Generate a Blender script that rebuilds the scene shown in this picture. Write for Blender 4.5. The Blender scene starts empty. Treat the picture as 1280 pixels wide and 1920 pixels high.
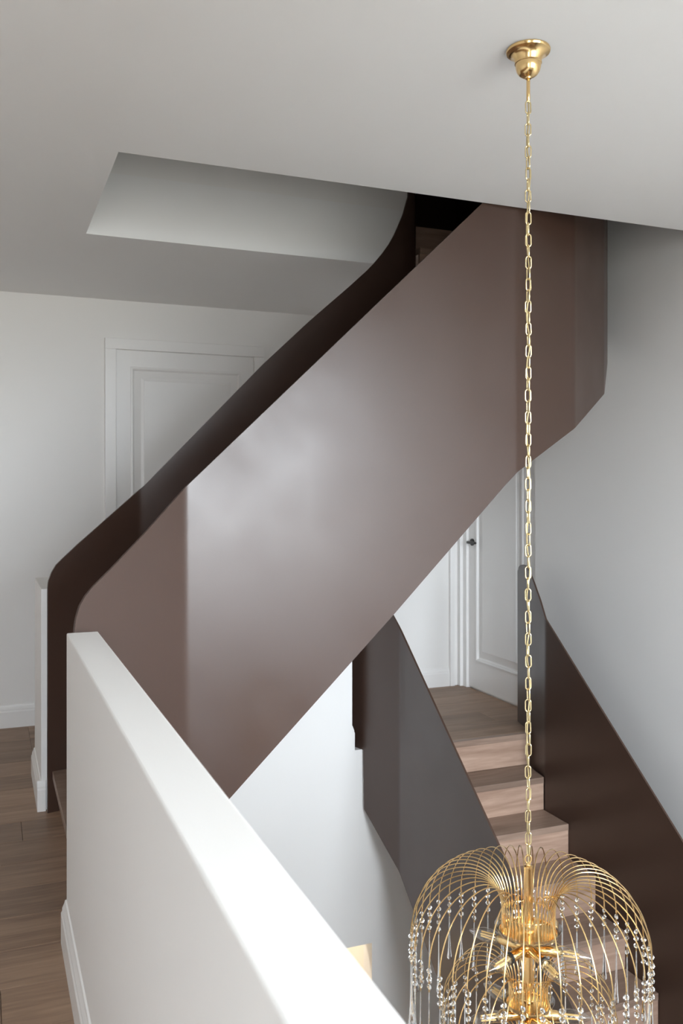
import bpy, math, random
from mathutils import Vector, Matrix

random.seed(7)
scene = bpy.context.scene
COL = scene.collection
PI = math.pi

# ------------------------------------------------------------------ camera
FPX, HORIZON, CAMZ = 1657.0, 915.0, 1.5
YAW = math.radians(21.96)
CA, SA = math.cos(YAW), math.sin(YAW)
cam_data = bpy.data.cameras.new('camera')
cam_data.sensor_fit = 'HORIZONTAL'
cam_data.sensor_width = 36.0
cam_data.lens = 36.0 * FPX / 1280.0
cam_data.shift_y = -(960.0 - HORIZON) / 1280.0
cam_data.clip_start = 0.02
cam_data.dof.use_dof = True
cam_data.dof.focus_distance = 3.4
cam_data.dof.aperture_fstop = 9.0
cam = bpy.data.objects.new('camera', cam_data)
cam.location = (0, 0, CAMZ)
cam.rotation_euler = (PI / 2, 0, -YAW)
COL.objects.link(cam)
scene.camera = cam

# ------------------------------------------------------------------ light and exposure
scene.view_settings.view_transform = 'Standard'
scene.view_settings.look = 'None'
scene.view_settings.gamma = 1.0
scene.view_settings.use_curve_mapping = False
scene.view_settings.exposure = 0.68
world = bpy.data.worlds.new('overcast_sky')
world.use_nodes = True
scene.world = world
bg = world.node_tree.nodes['Background']
wn = world.node_tree.nodes
wtc = wn.new('ShaderNodeTexCoord'); wsep = wn.new('ShaderNodeSeparateXYZ'); wmr = wn.new('ShaderNodeMapRange'); wmx = wn.new('ShaderNodeMix')
wmx.data_type = 'RGBA'
wmr.inputs['From Min'].default_value, wmr.inputs['From Max'].default_value = -0.10, 0.06     # ground and trees meet the overcast sky
wmx.inputs['A'].default_value = (0.262, 0.258, 0.242, 1)
wmx.inputs['B'].default_value = (0.905, 0.962, 1.055, 1)
wl = world.node_tree.links
wl.new(wtc.outputs['Generated'], wsep.inputs[0]); wl.new(wsep.outputs['Z'], wmr.inputs['Value'])
wl.new(wmr.outputs[0], wmx.inputs['Factor']); wl.new(wmx.outputs['Result'], bg.inputs['Color'])
bg.inputs['Strength'].default_value = 22.0
scene.cycles.max_bounces = 12
scene.cycles.diffuse_bounces = 8
scene.cycles.transparent_max_bounces = 16
scene.cycles.caustics_refractive = False
scene.cycles.caustics_reflective = False

FRONT_Y = -1.3          # wall behind the camera
LEFT_X = -2.6
WIN1 = (0.85, 3.20, 0.55, 2.68)       # x0, x1, z0, z1 in the front wall, stairwell
WIN2 = (-1.05, -0.15, 0.45, 2.45)       # x0, x1, z0, z1 in the front wall, landing

def portal(name, loc, rot, sx, sy):
    l = bpy.data.lights.new(name, 'AREA')
    l.shape = 'RECTANGLE'
    l.size, l.size_y = sx, sy
    l.cycles.is_portal = True
    o = bpy.data.objects.new(name, l)
    o.location, o.rotation_euler = loc, rot
    COL.objects.link(o)
for nm, w in (('daylight_portal', WIN1), ('daylight_portal', WIN2)):
    portal(nm, ((w[0] + w[1]) / 2, FRONT_Y - 0.16, (w[2] + w[3]) / 2), (PI / 2, 0, 0), w[1] - w[0], w[3] - w[2])

# ------------------------------------------------------------------ pixel helpers
def ray(px, py):
    a, b = (px - 640.0) / FPX, (HORIZON - py) / FPX
    return Vector((a * CA + SA, -a * SA + CA, b))
def on_plane(px, py, p0, p1):
    """hit of a pixel ray with the vertical plane through plan points p0, p1: (x, y, z, distance along p0->p1)"""
    r = ray(px, py)
    dx, dy = p1[0] - p0[0], p1[1] - p0[1]
    L = math.hypot(dx, dy)
    nx, ny = -dy / L, dx / L
    t = (nx * p0[0] + ny * p0[1]) / (nx * r.x + ny * r.y)
    x, y = r.x * t, r.y * t
    return x, y, CAMZ + r.z * t, ((x - p0[0]) * dx + (y - p0[1]) * dy) / L

# ------------------------------------------------------------------ materials
MATS = {}
def new_mat(name):
    m = bpy.data.materials.new(name)
    m.use_nodes = True
    MATS[name] = m
    nt = m.node_tree
    return m, nt, nt.nodes['Principled BSDF']
def plain(name, col, rough=0.5, metal=0.0, bump=0.0, bscale=200.0, vary=0.0, vscale=3.0, spec=None, coat=0.0):
    m, nt, b = new_mat(name)
    b.inputs['Base Color'].default_value = (*col, 1)
    b.inputs['Roughness'].default_value = rough
    b.inputs['Metallic'].default_value = metal
    if spec is not None: b.inputs['Specular IOR Level'].default_value = spec
    if coat: b.inputs['Coat Weight'].default_value = coat; b.inputs['Coat Roughness'].default_value = 0.1
    tc = nt.nodes.new('ShaderNodeTexCoord')
    if vary:
        n = nt.nodes.new('ShaderNodeTexNoise'); n.inputs['Scale'].default_value = vscale; n.inputs['Detail'].default_value = 4
        nt.links.new(tc.outputs['Object'], n.inputs['Vector'])
        mx = nt.nodes.new('ShaderNodeMix'); mx.data_type = 'RGBA'
        mx.inputs['A'].default_value = (*[c * (1 - vary) for c in col], 1)
        mx.inputs['B'].default_value = (*[min(1, c * (1 + vary)) for c in col], 1)
        nt.links.new(n.outputs['Fac'], mx.inputs['Factor'])
        nt.links.new(mx.outputs['Result'], b.inputs['Base Color'])
    if bump:
        n2 = nt.nodes.new('ShaderNodeTexNoise'); n2.inputs['Scale'].default_value = bscale; n2.inputs['Detail'].default_value = 2
        nt.links.new(tc.outputs['Object'], n2.inputs['Vector'])
        bp = nt.nodes.new('ShaderNodeBump'); bp.inputs['Strength'].default_value = bump; bp.inputs['Distance'].default_value = 0.001
        nt.links.new(n2.outputs['Fac'], bp.inputs['Height'])
        nt.links.new(bp.outputs['Normal'], b.inputs['Normal'])
    return m
plain('wall_paint', (0.818, 0.804, 0.784), 0.62, bump=0.08, bscale=260, vary=0.012)
plain('ceiling_paint', (0.83, 0.828, 0.822), 0.85, vary=0.01)
plain('trim_paint', (0.825, 0.812, 0.795), 0.35, bump=0.02, bscale=120, vary=0.01)
plain('cream_paint', (0.82, 0.785, 0.72), 0.6, vary=0.01)
plain('bare_plaster', (0.55, 0.50, 0.45), 0.9, bump=0.6, bscale=90, vary=0.2, vscale=40)
plain('brown_steel', (0.056, 0.0295, 0.0205), 0.34, bump=0.10, bscale=420, vary=0.06, vscale=6, spec=0.58)
nt = MATS['brown_steel'].node_tree
rn = nt.nodes.new('ShaderNodeTexNoise'); rn.inputs['Scale'].default_value = 3.5; rn.inputs['Detail'].default_value = 5
rtc = nt.nodes.new('ShaderNodeTexCoord'); rmr = nt.nodes.new('ShaderNodeMapRange')
rmr.inputs['From Min'].default_value, rmr.inputs['From Max'].default_value = 0.3, 0.7
rmr.inputs['To Min'].default_value, rmr.inputs['To Max'].default_value = 0.29, 0.38
nt.links.new(rtc.outputs['Object'], rn.inputs['Vector']); nt.links.new(rn.outputs['Fac'], rmr.inputs['Value'])
nt.links.new(rmr.outputs[0], nt.nodes['Principled BSDF'].inputs['Roughness'])
plain('gold', (0.87, 0.61, 0.29), 0.18, 1.0, vary=0.04, vscale=30)
plain('pale_gold', (0.84, 0.69, 0.40), 0.20, 1.0, vary=0.05, vscale=60)
plain('cord_sheath', (0.42, 0.33, 0.17), 0.35, 0.6, vary=0.1, vscale=60)
plain('filament', (1.0, 0.62, 0.22), 0.5, vary=0.1, vscale=80)
plain('black_plastic', (0.012, 0.012, 0.012), 0.4, vary=0.1)
plain('dark_bronze', (0.035, 0.032, 0.030), 0.35, 0.6, vary=0.1)
plain('dark_soffit', (0.055, 0.035, 0.028), 0.5, vary=0.05)

def wood(name, c1, c2, rough=0.45, along='X'):
    m, nt, b = new_mat(name)
    tc = nt.nodes.new('ShaderNodeTexCoord'); oi = nt.nodes.new('ShaderNodeObjectInfo')
    mp = nt.nodes.new('ShaderNodeMapping')
    mp.inputs['Scale'].default_value = (0.9, 9.0, 9.0) if along == 'X' else (9.0, 0.9, 9.0)
    comb = nt.nodes.new('ShaderNodeCombineXYZ')
    mul = nt.nodes.new('ShaderNodeMath'); mul.operation = 'MULTIPLY'; mul.inputs[1].default_value = 37.0
    nt.links.new(oi.outputs['Random'], mul.inputs[0])
    for i in range(3): nt.links.new(mul.outputs[0], comb.inputs[i])
    nt.links.new(comb.outputs[0], mp.inputs['Location'])
    nt.links.new(tc.outputs['Object'], mp.inputs['Vector'])
    n1 = nt.nodes.new('ShaderNodeTexNoise'); n1.inputs['Scale'].default_value = 1.6; n1.inputs['Detail'].default_value = 8; n1.inputs['Distortion'].default_value = 1.2
    n2 = nt.nodes.new('ShaderNodeTexNoise'); n2.inputs['Scale'].default_value = 9.0; n2.inputs['Detail'].default_value = 6
    nt.links.new(mp.outputs[0], n1.inputs['Vector']); nt.links.new(mp.outputs[0], n2.inputs['Vector'])
    add = nt.nodes.new('ShaderNodeMath'); add.operation = 'MULTIPLY_ADD'; add.inputs[1].default_value = 0.45
    nt.links.new(n2.outputs['Fac'], add.inputs[0]); nt.links.new(n1.outputs['Fac'], add.inputs[2])
    rp = nt.nodes.new('ShaderNodeValToRGB')
    rp.color_ramp.elements[0].position = 0.45; rp.color_ramp.elements[0].color = (*c1, 1)
    rp.color_ramp.elements[1].position = 1.0; rp.color_ramp.elements[1].color = (*c2, 1)
    nt.links.new(add.outputs[0], rp.inputs['Fac'])
    hs = nt.nodes.new('ShaderNodeHueSaturation')
    mr = nt.nodes.new('ShaderNodeMapRange'); mr.inputs['To Min'].default_value = 0.84; mr.inputs['To Max'].default_value = 1.16
    nt.links.new(oi.outputs['Random'], mr.inputs['Value']); nt.links.new(mr.outputs[0], hs.inputs['Value'])
    nt.links.new(rp.outputs['Color'], hs.inputs['Color']); nt.links.new(hs.outputs['Color'], b.inputs['Base Color'])
    b.inputs['Roughness'].default_value = rough
    bp = nt.nodes.new('ShaderNodeBump'); bp.inputs['Strength'].default_value = 0.12; bp.inputs['Distance'].default_value = 0.001
    nt.links.new(n2.outputs['Fac'], bp.inputs['Height']); nt.links.new(bp.outputs['Normal'], b.inputs['Normal'])
    return m
wood('oak_floor', (0.18, 0.110, 0.070), (0.35, 0.230, 0.152), 0.5)
wood('oak_step', (0.29, 0.180, 0.128), (0.50, 0.345, 0.260), 0.5)
wood('oak_tread', (0.20, 0.130, 0.095), (0.36, 0.255, 0.195), 0.42)

def glass(name, ior=1.5, tint=(1, 1, 1), rough=0.0):
    m, nt, b = new_mat(name)
    b.inputs['Base Color'].default_value = (*tint, 1)
    b.inputs['Transmission Weight'].default_value = 1.0
    b.inputs['IOR'].default_value = ior
    b.inputs['Roughness'].default_value = rough
    return m
glass('crystal', 1.55, (0.99, 1.0, 1.0))
def thin_glass(name, tint):
    m, nt, b = new_mat(name)
    nt.nodes.remove(b)
    tr = nt.nodes.new('ShaderNodeBsdfTransparent'); tr.inputs['Color'].default_value = (*tint, 1)
    gl = nt.nodes.new('ShaderNodeBsdfGlossy'); gl.inputs['Roughness'].default_value = 0.03
    fc = nt.nodes.new('ShaderNodeLayerWeight'); fc.inputs['Blend'].default_value = 0.5
    pw = nt.nodes.new('ShaderNodeMath'); pw.operation = 'POWER'; pw.inputs[1].default_value = 2.2
    lw = nt.nodes.new('ShaderNodeMath'); lw.operation = 'MULTIPLY_ADD'; lw.inputs[1].default_value = 0.85; lw.inputs[2].default_value = 0.10
    nt.links.new(fc.outputs['Facing'], pw.inputs[0]); nt.links.new(pw.outputs[0], lw.inputs[0])
    mx = nt.nodes.new('ShaderNodeMixShader')
    nt.links.new(lw.outputs[0], mx.inputs[0]); nt.links.new(tr.outputs[0], mx.inputs[1]); nt.links.new(gl.outputs[0], mx.inputs[2])
    nt.links.new(mx.outputs[0], nt.nodes['Material Output'].inputs['Surface'])
    return m
thin_glass('bulb_glass', (0.93, 0.93, 0.93))
thin_glass('window_glass', (0.97, 0.985, 0.98))
def emitter(name, col, st):
    m, nt, b = new_mat(name)
    b.inputs['Base Color'].default_value = (*col, 1)
    b.inputs['Emission Color'].default_value = (*col, 1)
    b.inputs['Emission Strength'].default_value = st
emitter('lamp_glow', (1.0, 0.86, 0.66), 60.0)

# ------------------------------------------------------------------ mesh helpers
class MB:
    def __init__(self): self.v, self.f = [], []
    def add(self, vs, fs):
        o = len(self.v)
        self.v += [tuple(p) for p in vs]
        self.f += [tuple(i + o for i in f) for f in fs]
        return self
    def box(self, x0, x1, y0, y1, z0, z1):
        vs = [(x0, y0, z0), (x1, y0, z0), (x1, y1, z0), (x0, y1, z0), (x0, y0, z1), (x1, y0, z1), (x1, y1, z1), (x0, y1, z1)]
        return self.add(vs, [(0, 3, 2, 1), (4, 5, 6, 7), (0, 1, 5, 4), (1, 2, 6, 5), (2, 3, 7, 6), (3, 0, 4, 7)])
    def prism(self, pts, z0, z1):
        """plan polygon (counter-clockwise) extruded in z"""
        n = len(pts)
        vs = [(p[0], p[1], z0) for p in pts] + [(p[0], p[1], z1) for p in pts]
        fs = [tuple(range(n - 1, -1, -1)), tuple(range(n, 2 * n))] + [(i, (i + 1) % n, (i + 1) % n + n, i + n) for i in range(n)]
        return self.add(vs, fs)
    def loft(self, rings, closed=True, caps=True):
        n = len(rings[0]); vs = [p for r in rings for p in r]; fs = []
        for k in range(len(rings) - 1):
            for i in range(n if closed else n - 1):
                j = (i + 1) % n
                fs.append((k * n + i, k * n + j, (k + 1) * n + j, (k + 1) * n + i))
        if caps:
            fs.append(tuple(range(n - 1, -1, -1))); fs.append(tuple((len(rings) - 1) * n + i for i in range(n)))
        return self.add(vs, fs)
    def lathe(self, prof, n=24, caps=True, axis='Z', at=(0, 0, 0)):
        rings = []
        for r, z in prof:
            ring = []
            for i in range(n):
                a = 2 * PI * i / n
                p = (r * math.cos(a), r * math.sin(a), z)
                if axis == 'X': p = (p[2], p[0], p[1])
                if axis == 'Y': p = (p[1], p[2], p[0])
                ring.append((p[0] + at[0], p[1] + at[1], p[2] + at[2]))
            rings.append(ring)
        return self.loft(rings, caps=caps)
    def tube(self, pts, r, n=6, closed=False):
        pts = [Vector(p) for p in pts]; N = len(pts); rings = []
        up = None
        for i, p in enumerate(pts):
            a = pts[(i - 1) % N] if (closed or i > 0) else p
            b = pts[(i + 1) % N] if (closed or i < N - 1) else p
            t = (b - a).normalized()
            if up is None:
                up = t.orthogonal().normalized()
            else:
                up = (up - t * up.dot(t)).normalized()
            w = t.cross(up)
            rings.append([p + (up * math.cos(2 * PI * k / n) + w * math.sin(2 * PI * k / n)) * r for k in range(n)])
        if closed: rings.append(rings[0])
        return self.loft(rings, caps=not closed)
    def mesh(self, name, mat, smooth=None):
        me = bpy.data.meshes.new(name)
        me.from_pydata(self.v, [], self.f)
        me.validate(); me.update()
        me.materials.append(MATS[mat])
        if smooth is not None:
            for p in me.polygons: p.use_smooth = True
            me.set_sharp_from_angle(angle=math.radians(smooth))
        return me
    def build(self, name, mat, parent=None, smooth=None):
        return link(name, self.mesh(name, mat, smooth), parent)
def link(name, me, parent=None):
    o = bpy.data.objects.new(name, me)
    COL.objects.link(o)
    o.parent = parent
    return o
def bevel(o, w=0.003, seg=2):
    m = o.modifiers.new('edge', 'BEVEL'); m.width = w; m.segments = seg; m.limit_method = 'ANGLE'
    return o
def tag(o, label, cat=None, group=None, kind=None):
    o['label'] = label
    if cat: o['category'] = cat
    if group: o['group'] = group
    if kind: o['kind'] = kind
    return o
def empty(name, loc=(0, 0, 0), rz=0.0, parent=None):
    o = bpy.data.objects.new(name, None)
    o.empty_display_size = 0.1
    o.location = loc; o.rotation_euler = (0, 0, rz)
    COL.objects.link(o); o.parent = parent
    return o

# ------------------------------------------------------------------ dimensions of the place
CEIL = 2.73                 # ceiling of this storey
UPF = 3.04                  # floor of the storey above
LOW = -3.1                  # floor of the storey below
FAR_Y = 5.917               # far wall
RIGHT_X = 3.33              # right wall of the stairwell
DOORW_X = 3.386             # wall with the second door
KX0, KX1, KEND, KH = 0.250, 0.351, 3.05, 1.02     # white parapet
HOLE_X, HOLE_Y0, HOLE_Y1 = 0.453, 3.305, 4.425    # opening in the ceiling
UW_Y = 4.66                 # white wall beneath the upper flight, front face
TOP_Z = 5.2

# ------------------------------------------------------------------ structure: walls, ceiling, slabs
def struct(name, mb, mat, label, cat, bev=None, smooth=None):
    o = mb.build(name, mat, None, smooth)
    tag(o, label, cat, kind='structure')
    if bev: bevel(o, bev)
    return o
struct('wall_far', MB().box(LEFT_X - .2, DOORW_X + .15, FAR_Y, FAR_Y + .2, -0.3, TOP_Z), 'wall_paint', 'white far wall of the landing holding the panelled door', 'wall')
struct('wall_left', MB().box(LEFT_X - .2, LEFT_X, FRONT_Y - .3, FAR_Y, -0.3, CEIL + .1), 'wall_paint', 'white wall along the outer side of the landing', 'wall')
struct('wall_right', MB().box(RIGHT_X, RIGHT_X + .25, FRONT_Y - .3, 4.88, LOW - .1, TOP_Z), 'wall_paint', 'tall pale grey wall beside the lower flight of stairs', 'wall')
struct('wall_door_side', MB().box(DOORW_X + .03, DOORW_X + .25, 4.88, FAR_Y, LOW - .1, TOP_Z), 'wall_paint', 'short wall around the door at the head of the lower flight', 'wall')
mb = MB()                                                  # wall behind the camera with two window openings
fx = [LEFT_X - .2, WIN2[0], WIN2[1], WIN1[0], WIN1[1], RIGHT_X + .25]
for i in range(5):
    w = WIN2 if i == 1 else WIN1 if i == 3 else None
    if w is None: mb.box(fx[i], fx[i + 1], FRONT_Y - .3, FRONT_Y, LOW - .1, CEIL + .3)
    else:
        mb.box(fx[i], fx[i + 1], FRONT_Y - .3, FRONT_Y, LOW - .1, w[2]); mb.box(fx[i], fx[i + 1], FRONT_Y - .3, FRONT_Y, w[3], CEIL + .3)
struct('wall_front', mb, 'wall_paint', 'white outer wall with the tall stairwell window', 'wall')
struct('wall_parapet', MB().box(KX0, KX1, FRONT_Y, KEND, 0, KH), 'wall_paint', 'white waist-high parapet wall with bright flat top beside the landing', 'parapet', bev=0.004)
struct('wall_below_parapet', MB().box(KX0, KX1 - .004, FRONT_Y, UW_Y + .12, LOW - .1, -.002), 'wall_paint', 'white stairwell wall below the landing edge', 'wall')
struct('wall_stub', MB().box(0.242, 0.40, 4.335, 4.90, 0, 1.03), 'wall_paint', 'short white parapet end behind the brown panel at the stair foot', 'parapet', bev=0.003)

# wall under the upper flight: its top follows the stair, with a doorway in the storey below
def under_z(x): return max(0.02, 0.36 + 0.963 * (x - 0.868))
XE = on_plane(660, 1300, (0, UW_Y), (1, UW_Y))[0]
D0, D1, DZ = 0.95, on_plane(697, 1800, (0, UW_Y), (1, UW_Y))[0], on_plane(697, 1768, (0, UW_Y), (1, UW_Y))[2]
mb = MB()
ax = [(KX1, 0.02), (0.52, 0.02), (XE, under_z(XE))]
poly = [(0.40, UW_Y, 0.0), (XE, UW_Y, 0.0), (XE, UW_Y, under_z(XE)), (0.55, UW_Y, under_z(0.55)), (0.40, UW_Y, under_z(0.40))]
n = len(poly)
mb.add(poly + [(p[0], UW_Y + .12, p[2]) for p in poly], [tuple(range(n)), tuple(range(2 * n - 1, n - 1, -1))] + [(i, i + n, (i + 1) % n + n, (i + 1) % n) for i in range(n)])
mb.box(KX1 - .004, D0, UW_Y, UW_Y + .12, LOW - .1, 0.0)
mb.box(D0, D1, UW_Y, UW_Y + .12, DZ, 0.0)
mb.box(D1, RIGHT_X, UW_Y, UW_Y + .12, LOW - .1, -0.02)
struct('wall_under_stairs', mb, 'wall_paint', 'white wall under the upper flight with a lit doorway further down', 'wall')
# small room behind the doorway below
mb = MB()
mb.box(D0 - .4, D1 + .12, 5.85, 5.95, LOW - .1, -0.3); mb.box(D0 - .5, D0 - .4, UW_Y + .12, 5.95, LOW - .1, -.3)
mb.box(D1 + .02, D1 + .12, UW_Y + .12, 5.85, LOW - .1, -.3)
mb.box(D0 - .5, D1 + .12, UW_Y + .12, 5.95, -.36, -.302)
struct('wall_room_below', mb, 'cream_paint', 'cream walls of the lit room seen through the doorway below', 'wall')
struct('floor_below', MB().box(KX0, RIGHT_X + .2, FRONT_Y - .2, 6.0, LOW - .1, LOW), 'oak_floor', 'oak floor of the storey below', 'floor')

mb = MB()
mb.box(LEFT_X - .2, RIGHT_X, FRONT_Y - .2, HOLE_Y0, CEIL, UPF)
mb.box(LEFT_X - .2, HOLE_X, HOLE_Y0, FAR_Y, CEIL, UPF)
mb.box(HOLE_X, 2.22, HOLE_Y1, FAR_Y, CEIL, UPF)
mb.box(2.22, DOORW_X + .1, 4.71, FAR_Y, CEIL, UPF)
struct('ceiling', mb, 'ceiling_paint', 'white ceiling with a rectangular opening for the upper flight', 'ceiling')
mb = MB()                                                   # shaft above the opening
mb.box(HOLE_X - .15, 2.22, HOLE_Y1, HOLE_Y1 + .12, UPF, TOP_Z)
mb.box(HOLE_X - .15, HOLE_X, HOLE_Y0, HOLE_Y1, UPF, TOP_Z)
mb.box(HOLE_X - .15, RIGHT_X, HOLE_Y0 - .12, HOLE_Y0, UPF, TOP_Z)
mb.box(2.10, 2.22, HOLE_Y1 + .12, FAR_Y, UPF, TOP_Z)
struct('wall_shaft', mb, 'wall_paint', 'white shaft walls above the ceiling opening', 'wall')
struct('ceiling_shaft', MB().box(HOLE_X - .15, DOORW_X + .2, HOLE_Y0 - .12, FAR_Y, TOP_Z, TOP_Z + .1), 'ceiling_paint', 'white ceiling over the upper storey stairwell', 'ceiling')

# ------------------------------------------------------------------ floor: slab and oak planks
mb = MB()
mb.box(LEFT_X, KX0 + .05, FRONT_Y, FAR_Y, -.30, -.014)
mb.box(KX0 + .05, 0.55, KEND, UW_Y, -.30, -.014)
mb.box(KX0 + .05, DOORW_X, UW_Y + .12, FAR_Y, -.30, -.014)
mb.box(2.07, RIGHT_X, 4.61, UW_Y + .12, -.22, -.014)
floor = struct('floor', mb, 'oak_floor', 'grey-brown oak plank floor of the landing and corridor', 'floor')
PW = 0.232
plank_cache = {}
def plank(x0, x1, y0, y1):
    key = (round(x1 - x0, 3), round(y1 - y0, 3))
    if key not in plank_cache:
        w, h = (x1 - x0) / 2 - .0007, (y1 - y0) / 2 - .0007
        b = .0012
        r0 = [(-w, -h, -.014), (w, -h, -.014), (w, h, -.014), (-w, h, -.014)]
        r1 = [(p[0], p[1], -b) for p in r0]
        r2 = [(math.copysign(w - b, p[0]), math.copysign(h - b, p[1]), 0) for p in r0]
        plank_cache[key] = MB().loft([r0, r1, r2]).mesh('plank', 'oak_floor')
    o = link('plank', plank_cache[key], floor)
    o.location = ((x0 + x1) / 2, (y0 + y1) / 2, 0)
for rx0, rx1, ry0, ry1 in ((LEFT_X, KX0, FRONT_Y, FAR_Y), (KX0, .55, 4.454, UW_Y), (KX0, DOORW_X, UW_Y + .12, FAR_Y)):
    for row in range(60):
        ya = 2.83 + PW * (row - 30)
        y0, y1 = max(ya, ry0), min(ya + PW, ry1)
        if y1 - y0 < .02: continue
        x = 0.043 - 5.7 if row == 29 else LEFT_X - 1.9 + (row * 0.73) % 1.9
        while x < (.55 if rx1 == KX0 else rx1) - .001:
            rx = .55 if rx1 == KX0 and y0 > KEND and y1 < 4.46 else rx1
            a, b = max(x, rx0), min(x + 1.9, rx)
            if b - a > .004: plank(a, b, y0, y1)
            x += 1.9
plank(2.06, RIGHT_X, 4.628, UW_Y + .12)          # strip between the top step and the corridor

# ------------------------------------------------------------------ baseboards
PROF = [(0, 0), (.018, 0), (.018, .098), (.014, .106), (.014, .114), (.007, .130), (.005, .138), (0, .140)]
def baseboard(name, p0, p1, nrm, label, z=0.0):
    rings = []
    for p in (p0, p1):
        rings.append([(p[0] + nrm[0] * a, p[1] + nrm[1] * a, z + h) for a, h in PROF])
    o = MB().loft(rings).build(name, 'trim_paint')
    tag(o, label, 'baseboard', kind='structure')
    return o
door1_px = (198, 217, 475, 495.5)
def far_x(px): return on_plane(px, 900, (0, FAR_Y), (1, FAR_Y))[0]
def far_z(px, py): return on_plane(px, py, (0, FAR_Y), (1, FAR_Y))[2]
C0, C1, C2, C3 = [far_x(p) for p in door1_px]
baseboard('baseboard_far', (LEFT_X, FAR_Y), (C0, FAR_Y), (0, -1), 'white moulded baseboard at the foot of the far wall beside the door')
baseboard('baseboard_far', (C3, FAR_Y), (3.262, FAR_Y), (0, -1), 'white moulded baseboard along the corridor wall towards the handled door')
baseboard('baseboard_parapet', (KX0, FRONT_Y), (KX0, KEND), (-1, 0), 'white moulded baseboard along the long parapet')
baseboard('baseboard_stub', (0.242, 4.335), (0.242, 4.90), (-1, 0), 'white moulded baseboard on the short parapet end')
baseboard('baseboard_stub', (0.224, 4.335), (0.262, 4.335), (0, -1), 'white moulded baseboard return on the front of the short parapet')
baseboard('baseboard_wall_end', (XE, UW_Y + .003), (XE, UW_Y + .12), (1, 0), 'small cut baseboard end by the brown panel at the wall edge')
tag(bevel(MB().box(XE - .005, 2.028, UW_Y + .002, UW_Y + .12, -.022, -.001).build('trim_1', 'oak_step'), .002), 'pale oak floor edge strip at the wall corner under the upper flight', 'floor trim', kind='structure')

# ------------------------------------------------------------------ doors
def frame_ring(mb, u0, u1, v0, v1, prof, put):
    """mitred moulding running round a rectangle; prof = (inset, height) pairs"""
    rings = []
    for (su, sv) in ((0, 0), (1, 0), (1, 1), (0, 1), (0, 0)):
        rings.append([put((u0 + a) if su == 0 else (u1 - a), (v0 + a) if sv == 0 else (v1 - a), h) for a, h in prof])
    mb.loft(rings, closed=False, caps=False)
def panel_door(name, put, u0, u1, top, casing, label, handle_u, hand_dir, gap=.012, swap=False, pm=(.115, .13)):
    """put(u, v, h): h is height off the wall face"""
    root = empty(name); tag(root, label, 'door', kind='structure')
    def bx(mb, a, b, c, d, h0, h1):
        vs = [put(a, c, h0), put(b, c, h0), put(b, d, h0), put(a, d, h0), put(a, c, h1), put(b, c, h1), put(b, d, h1), put(a, d, h1)]
        mb.add(vs, [(0, 3, 2, 1), (4, 5, 6, 7), (0, 1, 5, 4), (1, 2, 6, 5), (2, 3, 7, 6), (3, 0, 4, 7)])
    for (a, b, c, d) in ((u0 - casing, u0, 0, top), (u1, u1 + casing, 0, top), (u0 - casing, u1 + casing, top, top + casing)):
        mb = MB(); bx(mb, a, b, c, d, -.02, .028); bevel(mb.build('casing', 'trim_paint', root), .003)
    leaf = MB()
    h = .006
    bx(leaf, u0 + .003, u1 - .003, gap, top - .003, -.035, h - .014)
    sw, bw = pm
    stiles = ((u0 + .003, u0 + sw, gap, top - .003), (u1 - sw, u1 - .003, gap, top - .003), (u0 + sw, u1 - sw, gap, gap + bw + .09), (u0 + sw, u1 - sw, top - bw, top - .003))
    for a, b, c, d in stiles: bx(leaf, a, b, c, d, h - .014, h)
    lf = leaf.build('leaf', 'trim_paint', root)
    v0, v1 = gap + bw + .09, top - bw
    mid = .95
    for (c, d) in ((v0, v1),):
        mb = MB(); frame_ring(mb, u0 + sw, u1 - sw, c, d, [(-.022, h), (-.020, h + .006), (-.008, h + .008), (0, h + .002), (.004, h - .010), (.012, h - .013)], put)
        mb.build('moulding', 'trim_paint', lf)
        mb = MB(); frame_ring(mb, u0 + sw, u1 - sw, c, d, [(.012, h - .013), (.016, h - .013), (.066, h - .002), (.068, h + .001)], put)
        a = .068
        mb.add([put(u0 + sw + a, c + a, h + .001), put(u1 - sw - a, c + a, h + .001), put(u1 - sw - a, d - a, h + .001), put(u0 + sw + a, d - a, h + .001)], [(0, 1, 2, 3)])
        mb.build('raised_panel', 'trim_paint', lf)
    hb = MB(); hz = 1.095
    c = Vector(put(handle_u, hz, h)); nrm = (Vector(put(handle_u, hz, h + 1)) - c).normalized()
    uu = (Vector(put(handle_u + 1, hz, h)) - c).normalized() * hand_dir
    hb.tube([c, c + nrm * .009], .026, 20)
    hb.tube([c + nrm * .005, c + nrm * .045], .009, 12)
    hb.tube([c + nrm * .040 - uu * .006, c + nrm * .045 + uu * .03, c + nrm * .045 + uu * .115], .0095, 12)
    hb.build('handle', 'dark_bronze', lf, 40)
    return root
top1 = far_z(300, 660)
panel_door('door_1', lambda u, v, h: (u, FAR_Y - h, v), C1, C2, top1, (C1 - C0 + C3 - C2) / 2, 'white panelled door in the far wall behind the brown balustrade', C2 - .06, -1)
Y1 = on_plane(880, 1200, (DOORW_X, 0), (DOORW_X, 1))[1]
panel_door('door_2', lambda u, v, h: (DOORW_X - h, u, v), 4.985, Y1, 2.39, .088, 'white panelled door with dark lever handle at the head of the stairs', Y1 - .055, -1, pm=(.125, .13))
# stepped casing block in the corner, seen from the front
mb = MB().box(3.262, 3.302, FAR_Y - .03, FAR_Y, 0, 2.48).box(3.302, 3.332, FAR_Y - .012, FAR_Y, 0, 2.48).box(3.332, DOORW_X + .03, FAR_Y - .05, FAR_Y, 0, 2.48)
tag(bevel(mb.build('trim_2', 'trim_paint'), .004), 'white stepped upright moulding in the corner beside the handled door', 'moulding', kind='structure')

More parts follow.
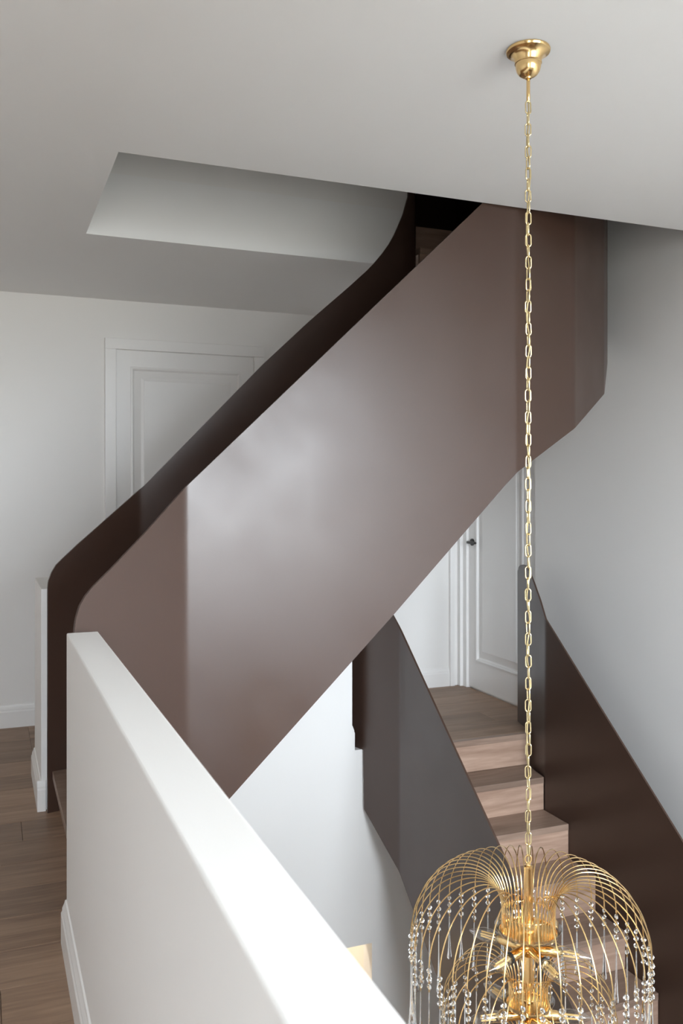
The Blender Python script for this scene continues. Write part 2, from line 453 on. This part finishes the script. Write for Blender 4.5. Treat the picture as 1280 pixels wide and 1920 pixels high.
# ------------------------------------------------------------------ windows behind the camera
def window(name, w, cols, rows, label):
    x0, x1, z0, z1 = w
    root = empty(name); tag(root, label, 'window', kind='structure')
    yy0, yy1 = FRONT_Y - .14, FRONT_Y - .06
    t = .06
    mb = MB().box(x0, x0 + t, yy0, yy1, z0, z1).box(x1 - t, x1, yy0, yy1, z0, z1).box(x0 + t, x1 - t, yy0, yy1, z0, z0 + t).box(x0 + t, x1 - t, yy0, yy1, z1 - t, z1)
    mb.build('window_frame', 'trim_paint', root)
    cw, ch = (x1 - x0) / cols, (z1 - z0) / rows
    for i in range(1, cols): MB().box(x0 + cw * i - .03, x0 + cw * i + .03, yy0 + .001, yy1 - .001, z0 + t, z1 - t).build('mullion', 'trim_paint', root)
    for j in range(1, rows): MB().box(x0 + t, x1 - t, yy0 + .002, yy1 - .002, z0 + ch * j - .03, z0 + ch * j + .03).build('transom', 'trim_paint', root)
    for i in range(cols):
        for j in range(rows):
            MB().box(x0 + cw * i + .03, x0 + cw * (i + 1) - .03, FRONT_Y - .104, FRONT_Y - .098, z0 + ch * j + .03, z0 + ch * (j + 1) - .03).build('pane', 'window_glass', root)
window('window_1', WIN1, 2, 1, 'tall white framed stairwell window facing the stairs')
window('window_2', WIN2, 1, 1, 'white framed window at the end of the landing')

# ------------------------------------------------------------------ bent steel sheets
def interp(tab, s):
    if s <= tab[0][0]: return tab[0][1]
    for (a, za), (b, zb) in zip(tab, tab[1:]):
        if s <= b: return za + (zb - za) * (s - a) / max(1e-9, b - a)
    return tab[-1][1]
def cum(plan):
    out = [0.0]
    for a, b in zip(plan, plan[1:]): out.append(out[-1] + math.hypot(b[0] - a[0], b[1] - a[1]))
    return out
def sheet(name, plan, top, bot, th, parent, step=.010, soft=1.2, fine=()):
    """sheet standing on a plan polyline; th is the thickness to the left of the walking direction"""
    S = cum(plan); L = S[-1]
    ss = set(i * step for i in range(int(L / step) + 1)) | {L}
    for a, b, n in fine: ss |= {a + (b - a) * i / n for i in range(n + 1)}
    ss = sorted(ss)
    ss = [s for i, s in enumerate(ss) if i == 0 or s - ss[i - 1] > 1e-5]
    def pos(s):
        for i in range(len(plan) - 1):
            if s <= S[i + 1] + 1e-9:
                t = (s - S[i]) / (S[i + 1] - S[i])
                return Vector((plan[i][0] + (plan[i + 1][0] - plan[i][0]) * t, plan[i][1] + (plan[i + 1][1] - plan[i][1]) * t))
        return Vector(plan[-1])
    def spos(s):
        w = step * soft; w = min(w, s, L - s)
        return (pos(s - w) + pos(s - w / 2) + pos(s) + pos(s + w / 2) + pos(s + w)) / 5
    rings = []
    for s in ss:
        p = spos(s); t = (spos(min(L, s + .004)) - spos(max(0, s - .004))).normalized()
        q = p + Vector((-t.y, t.x)) * th
        zt, zb = interp(top, s), interp(bot, s)
        rings.append([(p.x, p.y, zb), (p.x, p.y, zt), (q.x, q.y, zt), (q.x, q.y, zb)])
    return MB().loft(rings).build(name, 'brown_steel', parent, 40)

# ------------------------------------------------------------------ upper flight
upper = empty('staircase', (0.3, 3.8, 0))
tag(upper, 'brown steel staircase rising from the landing through the ceiling opening', 'staircase')
upper_inv = Matrix.Translation((-0.3, -3.8, 0))
def own(o, root): o.matrix_parent_inverse = Matrix.Translation(-root.location); return o
TH = .010
P = [(.283, 3.112), (.707, 3.32), (2.175, 3.32), (2.609, 3.495), (3.0, 3.769), (3.222, 4.02), (3.262, 4.40), (3.262, 4.70), (3.262, 5.80), (2.30, 5.86)]
S = cum(P)
top = []
for px, py in ((140.0, 1180), (142.6, 1161), (149.5, 1137), (160, 1118), (173.6, 1101), (206, 1069), (271.6, 1000)):
    x, y, z, s = on_plane(px, py, P[0], P[1]); top.append((s, z))
s0 = top[0][0]
top = [(s - s0, z) for s, z in top]; top[0] = (0.0, top[0][1])
P[0] = on_plane(140, 1180, P[0], P[1])[:2]; S = cum(P)
def up_line(px, py): return on_plane(px, py, P[1], P[2])
zf = up_line(357, 912)[2]; ze = up_line(905, 380)
sl = (ze[2] - zf) / ze[3]
top += [(S[1], zf), (S[2], zf + sl * (S[2] - S[1])), (S[3], 3.16), (S[4], 3.38), (S[5], 3.60), (S[6], 3.80), (S[7], 4.0), (S[8], 4.4), (S[9], 4.4)]
b1, b2, b3 = up_line(430, 1498), up_line(740, 1150), up_line(945, 912)
bsl = (b2[2] - b1[2]) / (b2[3] - b1[3])
zb1 = b1[2] - bsl * b1[3]
bot = [(0, 0.0), (S[1] - zb1 / bsl, 0.0), (S[1], zb1), (S[1] + b1[3], b1[2]), (S[1] + b2[3], b2[2]), (S[1] + b3[3], b3[2]),
       (S[2], up_line(975, 885)[2]), (S[3], on_plane(1077, 803, P[2], P[3])[2]), (S[4], on_plane(1131.5, 738, P[3], P[4])[2]), (S[5], on_plane(1139.5, 680, P[4], P[5])[2]), (S[6], 2.42), (S[7] - .03, 2.58), (S[7] - .01, 3.045), (S[9], 3.045)]
own(sheet('balustrade_panel', P, top, bot, TH, upper, fine=((0, .08, 40),)), upper)['label'] = 'broad outer brown steel panel of the upper flight'
Q = [(.262, 4.285), (.705, 4.398), (2.15, 4.398), (2.225, 4.412), (2.25, 4.46), (2.25, 4.70)]
top = []
for px, py in ((89.4, 1101.6), (90.6, 1090), (97, 1073), (105.5, 1059), (118, 1046.7), (144.8, 1021.4)):
    x, y, z, s = on_plane(px, py, Q[0], Q[1]); top.append((s, z))
x, y, z, s = on_plane(89.4, 1101.6, Q[0], Q[1])
top = [(a - s, z) for a, z in top]; top[0] = (0.0, top[0][1]); Q[0] = (x, y); SQ = cum(Q)
for px, py in ((269, 912), (494, 682), (581, 601), (655, 537), (688, 507), (701.6, 493), (716, 476), (729, 457.8), (739, 440), (748, 419.5), (756, 400), (761.7, 381), (768, 362)):
    x, y, z, s = on_plane(px, py, Q[1], Q[2]); top.append((SQ[1] + s, z))
top += [(SQ[2], 3.24), (SQ[3], 3.45), (SQ[4], 3.6), (SQ[5], 4.0)]
bot = [(0, 0), (.32, 0), (SQ[1], zb1), (SQ[2], 1.50), (SQ[3], 1.7), (SQ[4], 2.2), (SQ[5], 2.6)]
own(sheet('balustrade_panel', Q, top, bot, TH, upper, fine=((0, .08, 40),)), upper)['label'] = 'inner brown steel panel of the upper flight with rounded ends'
def y_near(x): return P[0][1] + (P[1][1] - P[0][1]) * min(1, max(0, (x - P[0][0]) / (P[1][0] - P[0][0]))) + .012
def y_far(x): return Q[0][1] + (Q[1][1] - Q[0][1]) * min(1, max(0, (x - Q[0][0]) / (Q[1][0] - Q[0][0]))) - .002
RISE, RUN, X1 = .19, .198, .289
for k in range(1, 11):
    xa = X1 + (k - 1) * RUN; xb = xa + RUN + .02; z = RISE * k
    pts = [(xa, y_near(xa)), (xb, y_near(xb)), (xb, y_far(xb)), (xa, y_far(xa))]
    if k == 10: pts = [(xa, 3.333), (2.165, 3.336), (2.272, 3.386), (2.13, 4.385), (xa, y_far(xa))]
    own(bevel(MB().prism(pts, z - .035, z).build('tread', 'oak_tread', upper), .002), upper)
    xr = xa + .035
    pts = [(xr, y_near(xr)), (xr + .018, y_near(xr + .018)), (xr + .018, y_far(xr + .018)), (xr, y_far(xr))]
    own(MB().prism(pts, z - RISE + .0005, z - .0355).build('riser', 'oak_step', upper), upper)
O = [(2.268, 3.386), (2.60, 3.515), (2.98, 3.785), (3.20, 4.03), (3.245, 4.36)]
I = [(2.13, 4.385), (2.17, 4.38), (2.225, 4.40), (2.245, 4.415), (2.252, 4.43)]
for j in range(4):
    z = RISE * (11 + j)
    pts = [O[j], O[j + 1], I[j + 1], I[j]]
    own(MB().prism(pts, z - .035, z).build('tread', 'oak_tread', upper), upper)
    d = (Vector(I[j]) - Vector(O[j])).normalized(); nn = Vector((d.y, -d.x)) * .018
    pts = [O[j], (O[j][0] + nn.x, O[j][1] + nn.y), (I[j][0] + nn.x, I[j][1] + nn.y), I[j]]
    own(MB().prism(pts, z - RISE + .0005, z - .0355).build('riser', 'oak_step', upper), upper)
own(MB().prism([O[4], (3.25, 4.66), (2.262, 4.66), (2.262, 4.43)], RISE * 15 - .035, RISE * 15).build('tread', 'oak_tread', upper), upper)
own(MB().box(2.262, 3.25, 4.662, 4.70, RISE * 15 + .0005, UPF).build('riser', 'oak_step', upper), upper)
own(MB().prism([(2.262, 4.435), (3.24, 4.365), (3.24, 4.383), (2.262, 4.453)], RISE * 14 + .0005, RISE * 15 - .0355).build('riser', 'oak_step', upper), upper)
# steel underside plates
rings = []
for x in (.72, 1.0, 1.5, 2.1):
    z = zb1 + bsl * (x - P[1][0]) + .16
    rings.append([(x, 3.332, z), (x, 4.394, z), (x, 4.394, z + .012), (x, 3.332, z + .012)])
own(MB().loft(rings).build('underside_plate', 'dark_soffit', upper), upper)

# ------------------------------------------------------------------ lower flight
lower = empty('staircase', (2.57, 4.2, -.4))
tag(lower, 'brown steel staircase descending past the chandelier from the handled door', 'staircase')
LR, LG, NY = .19, .237, 4.585
XL, XR = 2.10, 3.03
FOLDY = 4.34
def low_own(o): o.matrix_parent_inverse = Matrix.Translation(-lower.location); return o
# left panel
A = [(XL, -0.9 + 2.2), (XL, FOLDY), (1.952, 4.885)]
SA_ = cum(A)
def nosez(y): return -(NY - y) / LG * LR
t_l = on_plane(753, 1179, A[0], A[1])[2]; t_n = on_plane(940, 1590, A[0], A[1]); slp = (t_l - t_n[2]) / (FOLDY - t_n[1])
b_l = on_plane(751, 1635, A[0], A[1])[2]
y0 = A[0][1]
bx_, by_, bz_, bs_ = on_plane(680, 1508, A[1], A[2])
bot = [(0, b_l - slp * (FOLDY - y0)), (SA_[1], b_l), (SA_[1] + bs_ - .020, bz_ - .016), (SA_[1] + bs_ - .016, 0.0005), (SA_[2], 0.0005)]
tz2 = on_plane(738, 1153, A[1], A[2])
top = [(0, t_l - slp * (FOLDY - y0)), (SA_[1], t_l), (SA_[1] + tz2[3], tz2[2]), (SA_[1] + .30, 1.0), (SA_[2] - .06, 1.02), (SA_[2] - .02, 1.0), (SA_[2], .95)]
low_own(sheet('balustrade_panel', A, top, bot, TH, lower))['label'] = 'brown steel panel on the open side of the lower flight'
# right panel
B = [(XR, y0), (XR, FOLDY), on_plane(970, 1352, (3.03, 4.34), (3.177, 4.85))[:2]]
SB = cum(B)
t_l = on_plane(1024, 1160, B[0], B[1])[2]; t_n = on_plane(1280, 1580, B[0], B[1]); slp2 = (t_l - t_n[2]) / (FOLDY - t_n[1])
top = [(0, t_l - slp2 * (FOLDY - y0)), (SB[1], t_l)]
tops = []
for px, py in ((1012, 1127), (1000, 1093), (993, 1075), (990, 1068), (985, 1061), (980, 1058.5), (975, 1059.5), (972, 1063), (970.5, 1070)):
    x, y, z, s = on_plane(px, py, B[1], B[2]); tops.append((SB[1] + min(s, SB[2] - SB[1]), z))
top += tops
bot = [(0, nosez(y0) - .42), (SB[1], nosez(FOLDY) - .42), (SB[2] - .25, -.25), (SB[2], 0.0)]
low_own(sheet('balustrade_panel', B, top, bot, -TH, lower, fine=((SB[2] - .12, SB[2], 30),)))['label'] = 'dark brown steel panel beside the pale wall on the lower flight'
for k in range(0, 16):
    z = -LR * k; yn = NY - LG * k; yb = yn + LG + .02
    if yn < y0: break
    xl, xr = XL + .002, XR - .002
    if k == 0:
        pts = [(xl - .045, yn), (xr + .055, yn), (xr + .068, 4.628), (xl - .055, 4.628)]
    elif k == 1:
        pts = [(xl, yn), (xr, yn), (xr + .04, yb), (xl - .04, yb)]
        pts = [(xl, yn), (xr, yn), (xr + .045, yb - .02), (xl - .045, yb - .02)]
    else: pts = [(xl, yn), (xr, yn), (xr, yb), (xl, yb)]
    low_own(bevel(MB().prism(pts, z - .035, z).build('tread', 'oak_tread', lower), .002))
    e = .05 if k == 0 else 0
    low_own(bevel(MB().box(xl - e * .9, xr + e, yn + .003, yn + .021, z - LR + .001, z - .0355).build('riser', 'oak_step', lower), .001))
rings = []
for y in (y0, 3.0, 4.2):
    z = nosez(y) - .30
    rings.append([(XL + .001, y, z), (XR - .001, y, z), (XR - .001, y, z + .012), (XL + .001, y, z + .012)])
low_own(MB().loft(rings).build('underside_plate', 'dark_soffit', lower))

# ------------------------------------------------------------------ downlight in the room below
dl = empty('downlight', (1.35, 5.25, -.36))
tag(dl, 'small round ceiling downlight in the cream room below', 'downlight')
MB().lathe([(.055, 0), (.055, -.008), (.042, -.010), (.042, -.002)], 24, caps=False).build('rim', 'trim_paint', dl)
MB().lathe([(.0405, -.003), (.0405, -.006)], 24).build('lens', 'lamp_glow', dl)
ld = bpy.data.lights.new('downlight_lamp', 'POINT'); ld.energy = 13; ld.color = (1.0, .89, .74); ld.shadow_soft_size = .05
lo = bpy.data.objects.new('downlight_lamp', ld); lo.location = (0, 0, -.12); COL.objects.link(lo); lo.parent = dl

# ------------------------------------------------------------------ chandelier
CD = 2.48
CX = (990 - 640) / FPX * CD
cpos = (CX * CA + CD * SA, -CX * SA + CD * CA, CEIL)
ch = empty('chandelier', cpos, -YAW)
tag(ch, 'gold fountain chandelier with hanging crystal drops on a long chain', 'chandelier')
def zz(z): return z - CEIL
# ceiling rose
MB().lathe([(.001, 0), (.060, 0), (.0615, -.004), (.060, -.009), (.055, -.011), (.048, -.014), (.042, -.021), (.0375, -.031), (.036, -.036), (.0375, -.037), (.0375, -.040),
            (.0355, -.041), (.035, -.050), (.032, -.061), (.026, -.070), (.017, -.076), (.009, -.078), (.008, -.082), (.001, -.082)], 48, caps=False).build('ceiling_rose', 'gold', ch, 35)
zr0, zr1 = -.082, zz(1.5 + (915 - 190) * CD / FPX)
MB().lathe([(.0035, zr0), (.0052, zr0 - .004), (.0052, zr1 + .002), (.004, zr1)], 16).build('rod', 'gold', ch, 35)
# chain of single links
chain = empty('chain', parent=ch)
stem_top = zz(1.5 - (1622 - 915) * CD / FPX)
zc0, zc1 = zr1 - .002, stem_top + .028
pitch_n = round((zc0 - zc1) / .0312); pitch = (zc0 - zc1) / pitch_n
def link_pts(hl, hw, n=7):
    r = hw; pts = []
    for i in range(n + 1):
        a = PI * i / n; pts.append((r * math.cos(a), 0, hl - r + r * math.sin(a)))
    for i in range(n + 1):
        a = PI + PI * i / n; pts.append((r * math.cos(a), 0, -(hl - r) + r * math.sin(a)))
    return pts
link_me = MB().tube(link_pts(pitch / 2 + .0020, .0074), .0020, 7, closed=True).mesh('link', 'pale_gold', 60)
for i in range(pitch_n):
    o = link('link', link_me, chain)
    o.location = (random.uniform(-.0008, .0008), 0, zc0 - pitch * (i + .5))
    o.rotation_euler = (0, random.uniform(-.03, .03), (PI / 2 if i % 2 else 0) + random.uniform(-.25, .25) + .15)
pts = []
for i in range(260):
    t = i / 259; z = zr1 + .006 + (stem_top - zr1 - .01) * t
    e = min(1, t * 14, (1 - t) * 14) * .0046
    ph = t * 66 + 1.5 * math.sin(t * 19)
    pts.append((e * math.sin(ph), e * .8 * math.cos(ph * .97 + .6), z))
MB().tube(pts, .0021, 8).build('cord', 'cord_sheath', ch, 60)
# stem
MB().tube([(.0085 * math.cos(a), 0, stem_top + .017 + .012 * math.sin(a)) for a in [2 * PI * i / 20 for i in range(20)]], .0022, 8, closed=True).build('hook', 'gold', ch, 60)
MB().lathe([(.001, stem_top + .008), (.006, stem_top + .007), (.007, stem_top), (.0125, stem_top - .002), (.0125, stem_top - .008), (.0115, stem_top - .010), (.0150, zz(.292)), (.0145, zz(.288)),
            (.010, zz(.284)), (.010, zz(.272)), (.016, zz(.268)), (.018, zz(.26)), (.016, zz(.252)), (.010, zz(.248)), (.010, zz(.23)), (.022, zz(.222)), (.024, zz(.205)), (.016, zz(.192)),
            (.013, zz(.188)), (.014, zz(.10)), (.013, zz(.09)), (.009, zz(.086)), (.009, zz(.045)), (.021, zz(.038)), (.022, zz(.015)), (.012, zz(.005)), (.012, zz(-.11)), (.016, zz(-.13)), (.012, zz(-.17)), (.001, zz(-.20))], 32, caps=False).build('stem', 'gold', ch, 35)

# fountain tiers
BASE = [(.070, -.163), (.070, -.120), (.0705, -.090), (.075, -.066), (.085, -.042), (.102, -.020), (.125, -.006), (.150, 0.0), (.180, -.001), (.212, -.010), (.243, -.028), (.270, -.055), (.291, -.088), (.305, -.122), (.312, -.152), (.314, -.176)]
def spline(pts, n=4):
    out = []
    for i in range(len(pts) - 1):
        p0, p1, p2, p3 = [Vector(pts[max(0, min(len(pts) - 1, j))]) for j in (i - 1, i, i + 1, i + 2)]
        for k in range(n):
            t = k / n
            out.append(.5 * ((2 * p1) + (p2 - p0) * t + (2 * p0 - 5 * p1 + 4 * p2 - p3) * t * t + (3 * p1 - p0 - 3 * p2 + p3) * t ** 3))
    out.append(Vector(pts[-1])); return out
def bead_mesh(r, t):
    mb = MB()
    mb.lathe([(r * .42, -t), (r, -t * .12), (r, t * .12), (r * .42, t)], 8, axis='Y')
    return mb.mesh('bead', 'crystal')
def drop_mesh(L, r):
    return MB().lathe([(.0008, 0), (.0016, -.004), (.0020, -L * .30), (.0028, -L * .55), (r * .68, -L * .80), (r, -L * .92), (r * .93, -L * .965), (r * .5, -L * .99), (.0004, -L)], 8).mesh('drop', 'crystal', 32)
bead_a, bead_b = bead_mesh(.0076, .0046), bead_mesh(.0066, .0040)
drops = [drop_mesh(.155, .0078), drop_mesh(.185, .0080), drop_mesh(.135, .0076)]
pin_cache = {}
def strand(loc, rz, nb, sp, bead, drop, full=True):
    key = (nb, sp)
    if key not in pin_cache:
        L = sp * (nb + .35)
        mb = MB().tube([(0, 0, .003), (0, 0, -L)], .0006, 4)
        for q in range(nb + 1):
            zq = -sp * (q + .05)
            mb.tube([(.0022 * math.cos(a), 0, zq + .0035 * math.sin(a)) for a in [2 * PI * i / 6 for i in range(6)]], .0006, 3, closed=True)
        pin_cache[key] = mb.mesh('crystal_strand', 'gold')
    s = link('crystal_strand', pin_cache[key], ch)
    s.location = loc; s.rotation_euler = (0, 0, rz)
    tw = random.uniform(-.7, .7)
    for q in range(nb):
        b = link('bead', bead, s); b.location = (0, 0, -sp * (q + .55)); b.rotation_euler = (0, 0, tw + random.uniform(-.5, .5))
    d = link('drop', drop, s); d.location = (0, 0, -sp * (nb + .3)); d.rotation_euler = (0, 0, random.uniform(0, 1))
def tier(n, sc, apex, wr, ang0, beads):
    prof = spline([(r * sc[0], z * sc[1]) for r, z in BASE])
    me = MB().tube([(p.x, 0, p.y) for p in prof], wr, 6).mesh('wire_arm', 'gold', 60)
    end = prof[-1]
    for i in range(n):
        a = ang0 + 2 * PI * i / n
        o = link('wire_arm', me, ch)
        o.location = (0, 0, zz(apex)); o.rotation_euler = (0, 0, a + random.uniform(-.012, .012))
        nb = beads[i % len(beads)]
        strand((end.x * math.cos(a), end.x * math.sin(a), zz(apex) + end.y - .002), 0.0, nb, .0205, bead_a if sc[0] > .9 else bead_b, drops[(i * 2 + i // 3) % 3])
    # dish and rings that hold the feet of the wires
    zf = zz(apex) + BASE[0][1] * sc[1]; rf = BASE[0][0] * sc[0]
    MB().lathe([(.012, zf + .004), (rf - .002, zf), (rf + .006, zf + .001), (rf + .008, zf + .006), (rf + .006, zf + .008), (rf + .004, zf + .004), (.012, zf + .008)], 48, caps=False).build('dish', 'gold', ch, 40)
    MB().lathe([(rf + .006, zf - .001), (rf + .013, zf + .004), (rf + .020, zf + .020), (rf + .0188, zf + .021), (rf + .012, zf + .006), (rf + .006, zf + .001)], 48, caps=False).build('glass_collar', 'bulb_glass', ch, 40)
    MB().tube([((rf - .0028) * math.cos(t), (rf - .0028) * math.sin(t), zf + .055 * sc[1]) for t in [2 * PI * i / 48 for i in range(48)]], .0016, 6, closed=True).build('ring', 'gold', ch, 60)
tier(44, (1.045, 1.02), .418, .0017, .04, (4, 3, 5, 4, 3, 4, 5))
tier(32, (.76, .74), .168, .0015, .1, (3, 4, 3, 3))
tier(24, (.50, .58), -.012, .0014, .0, (3, 2, 3))

# candle bulbs
sock_me = MB().lathe([(.004, .012), (.0125, .015), (.0138, .018), (.0138, .078), (.0125, .080), (.0125, .083), (.001, .083)], 20, axis='X', caps=False).mesh('socket', 'gold', 35)
ring_me = MB().lathe([(.0140, .076), (.0160, .077), (.0160, .084), (.0125, .085)], 20, axis='X', caps=False).mesh('insulator', 'black_plastic', 35)
bulb_me = MB().lathe([(.0115, .083), (.0140, .088), (.0175, .098), (.0202, .112), (.0196, .128), (.0155, .145), (.0092, .160), (.0040, .170), (.0008, .1745)], 24, axis='X', caps=False).mesh('glass', 'bulb_glass', 50)
fm = MB()
for q in range(4):
    a = 2 * PI * q / 4 + .4
    fm.tube([(.096, .0072 * math.cos(a), .0072 * math.sin(a)), (.138, .0060 * math.cos(a), .0060 * math.sin(a))], .0021, 6)
fil_me = fm.mesh('filament', 'filament', 60)
base_me = MB().lathe([(.0100, .080), (.0100, .088), (.004, .092), (.0012, .098)], 16, axis='X', caps=False).mesh('cap', 'pale_gold', 40)
def bulb(phi, z, tilt, ring):
    e = link('bulb', bulb_me, ch)
    e.location = (0, 0, zz(z)); e.rotation_euler = (0, tilt, math.radians(phi))
    for nm, me in (('socket', sock_me), ('cap', base_me), ('filament', fil_me)): link(nm, me, e)
    if ring: link('insulator', ring_me, e)
for i, (phi, t) in enumerate(((-19, .02), (50, -.05), (100, -.05), (152, -.04), (220, .05), (290, .06))): bulb(phi, .212, t, i in (4, 5))
for i, (phi, t) in enumerate(((-8, .0), (60, 0), (126, -.03), (190, 0), (250, .03), (305, .03))): bulb(phi, .026, t, i in (2, 4))
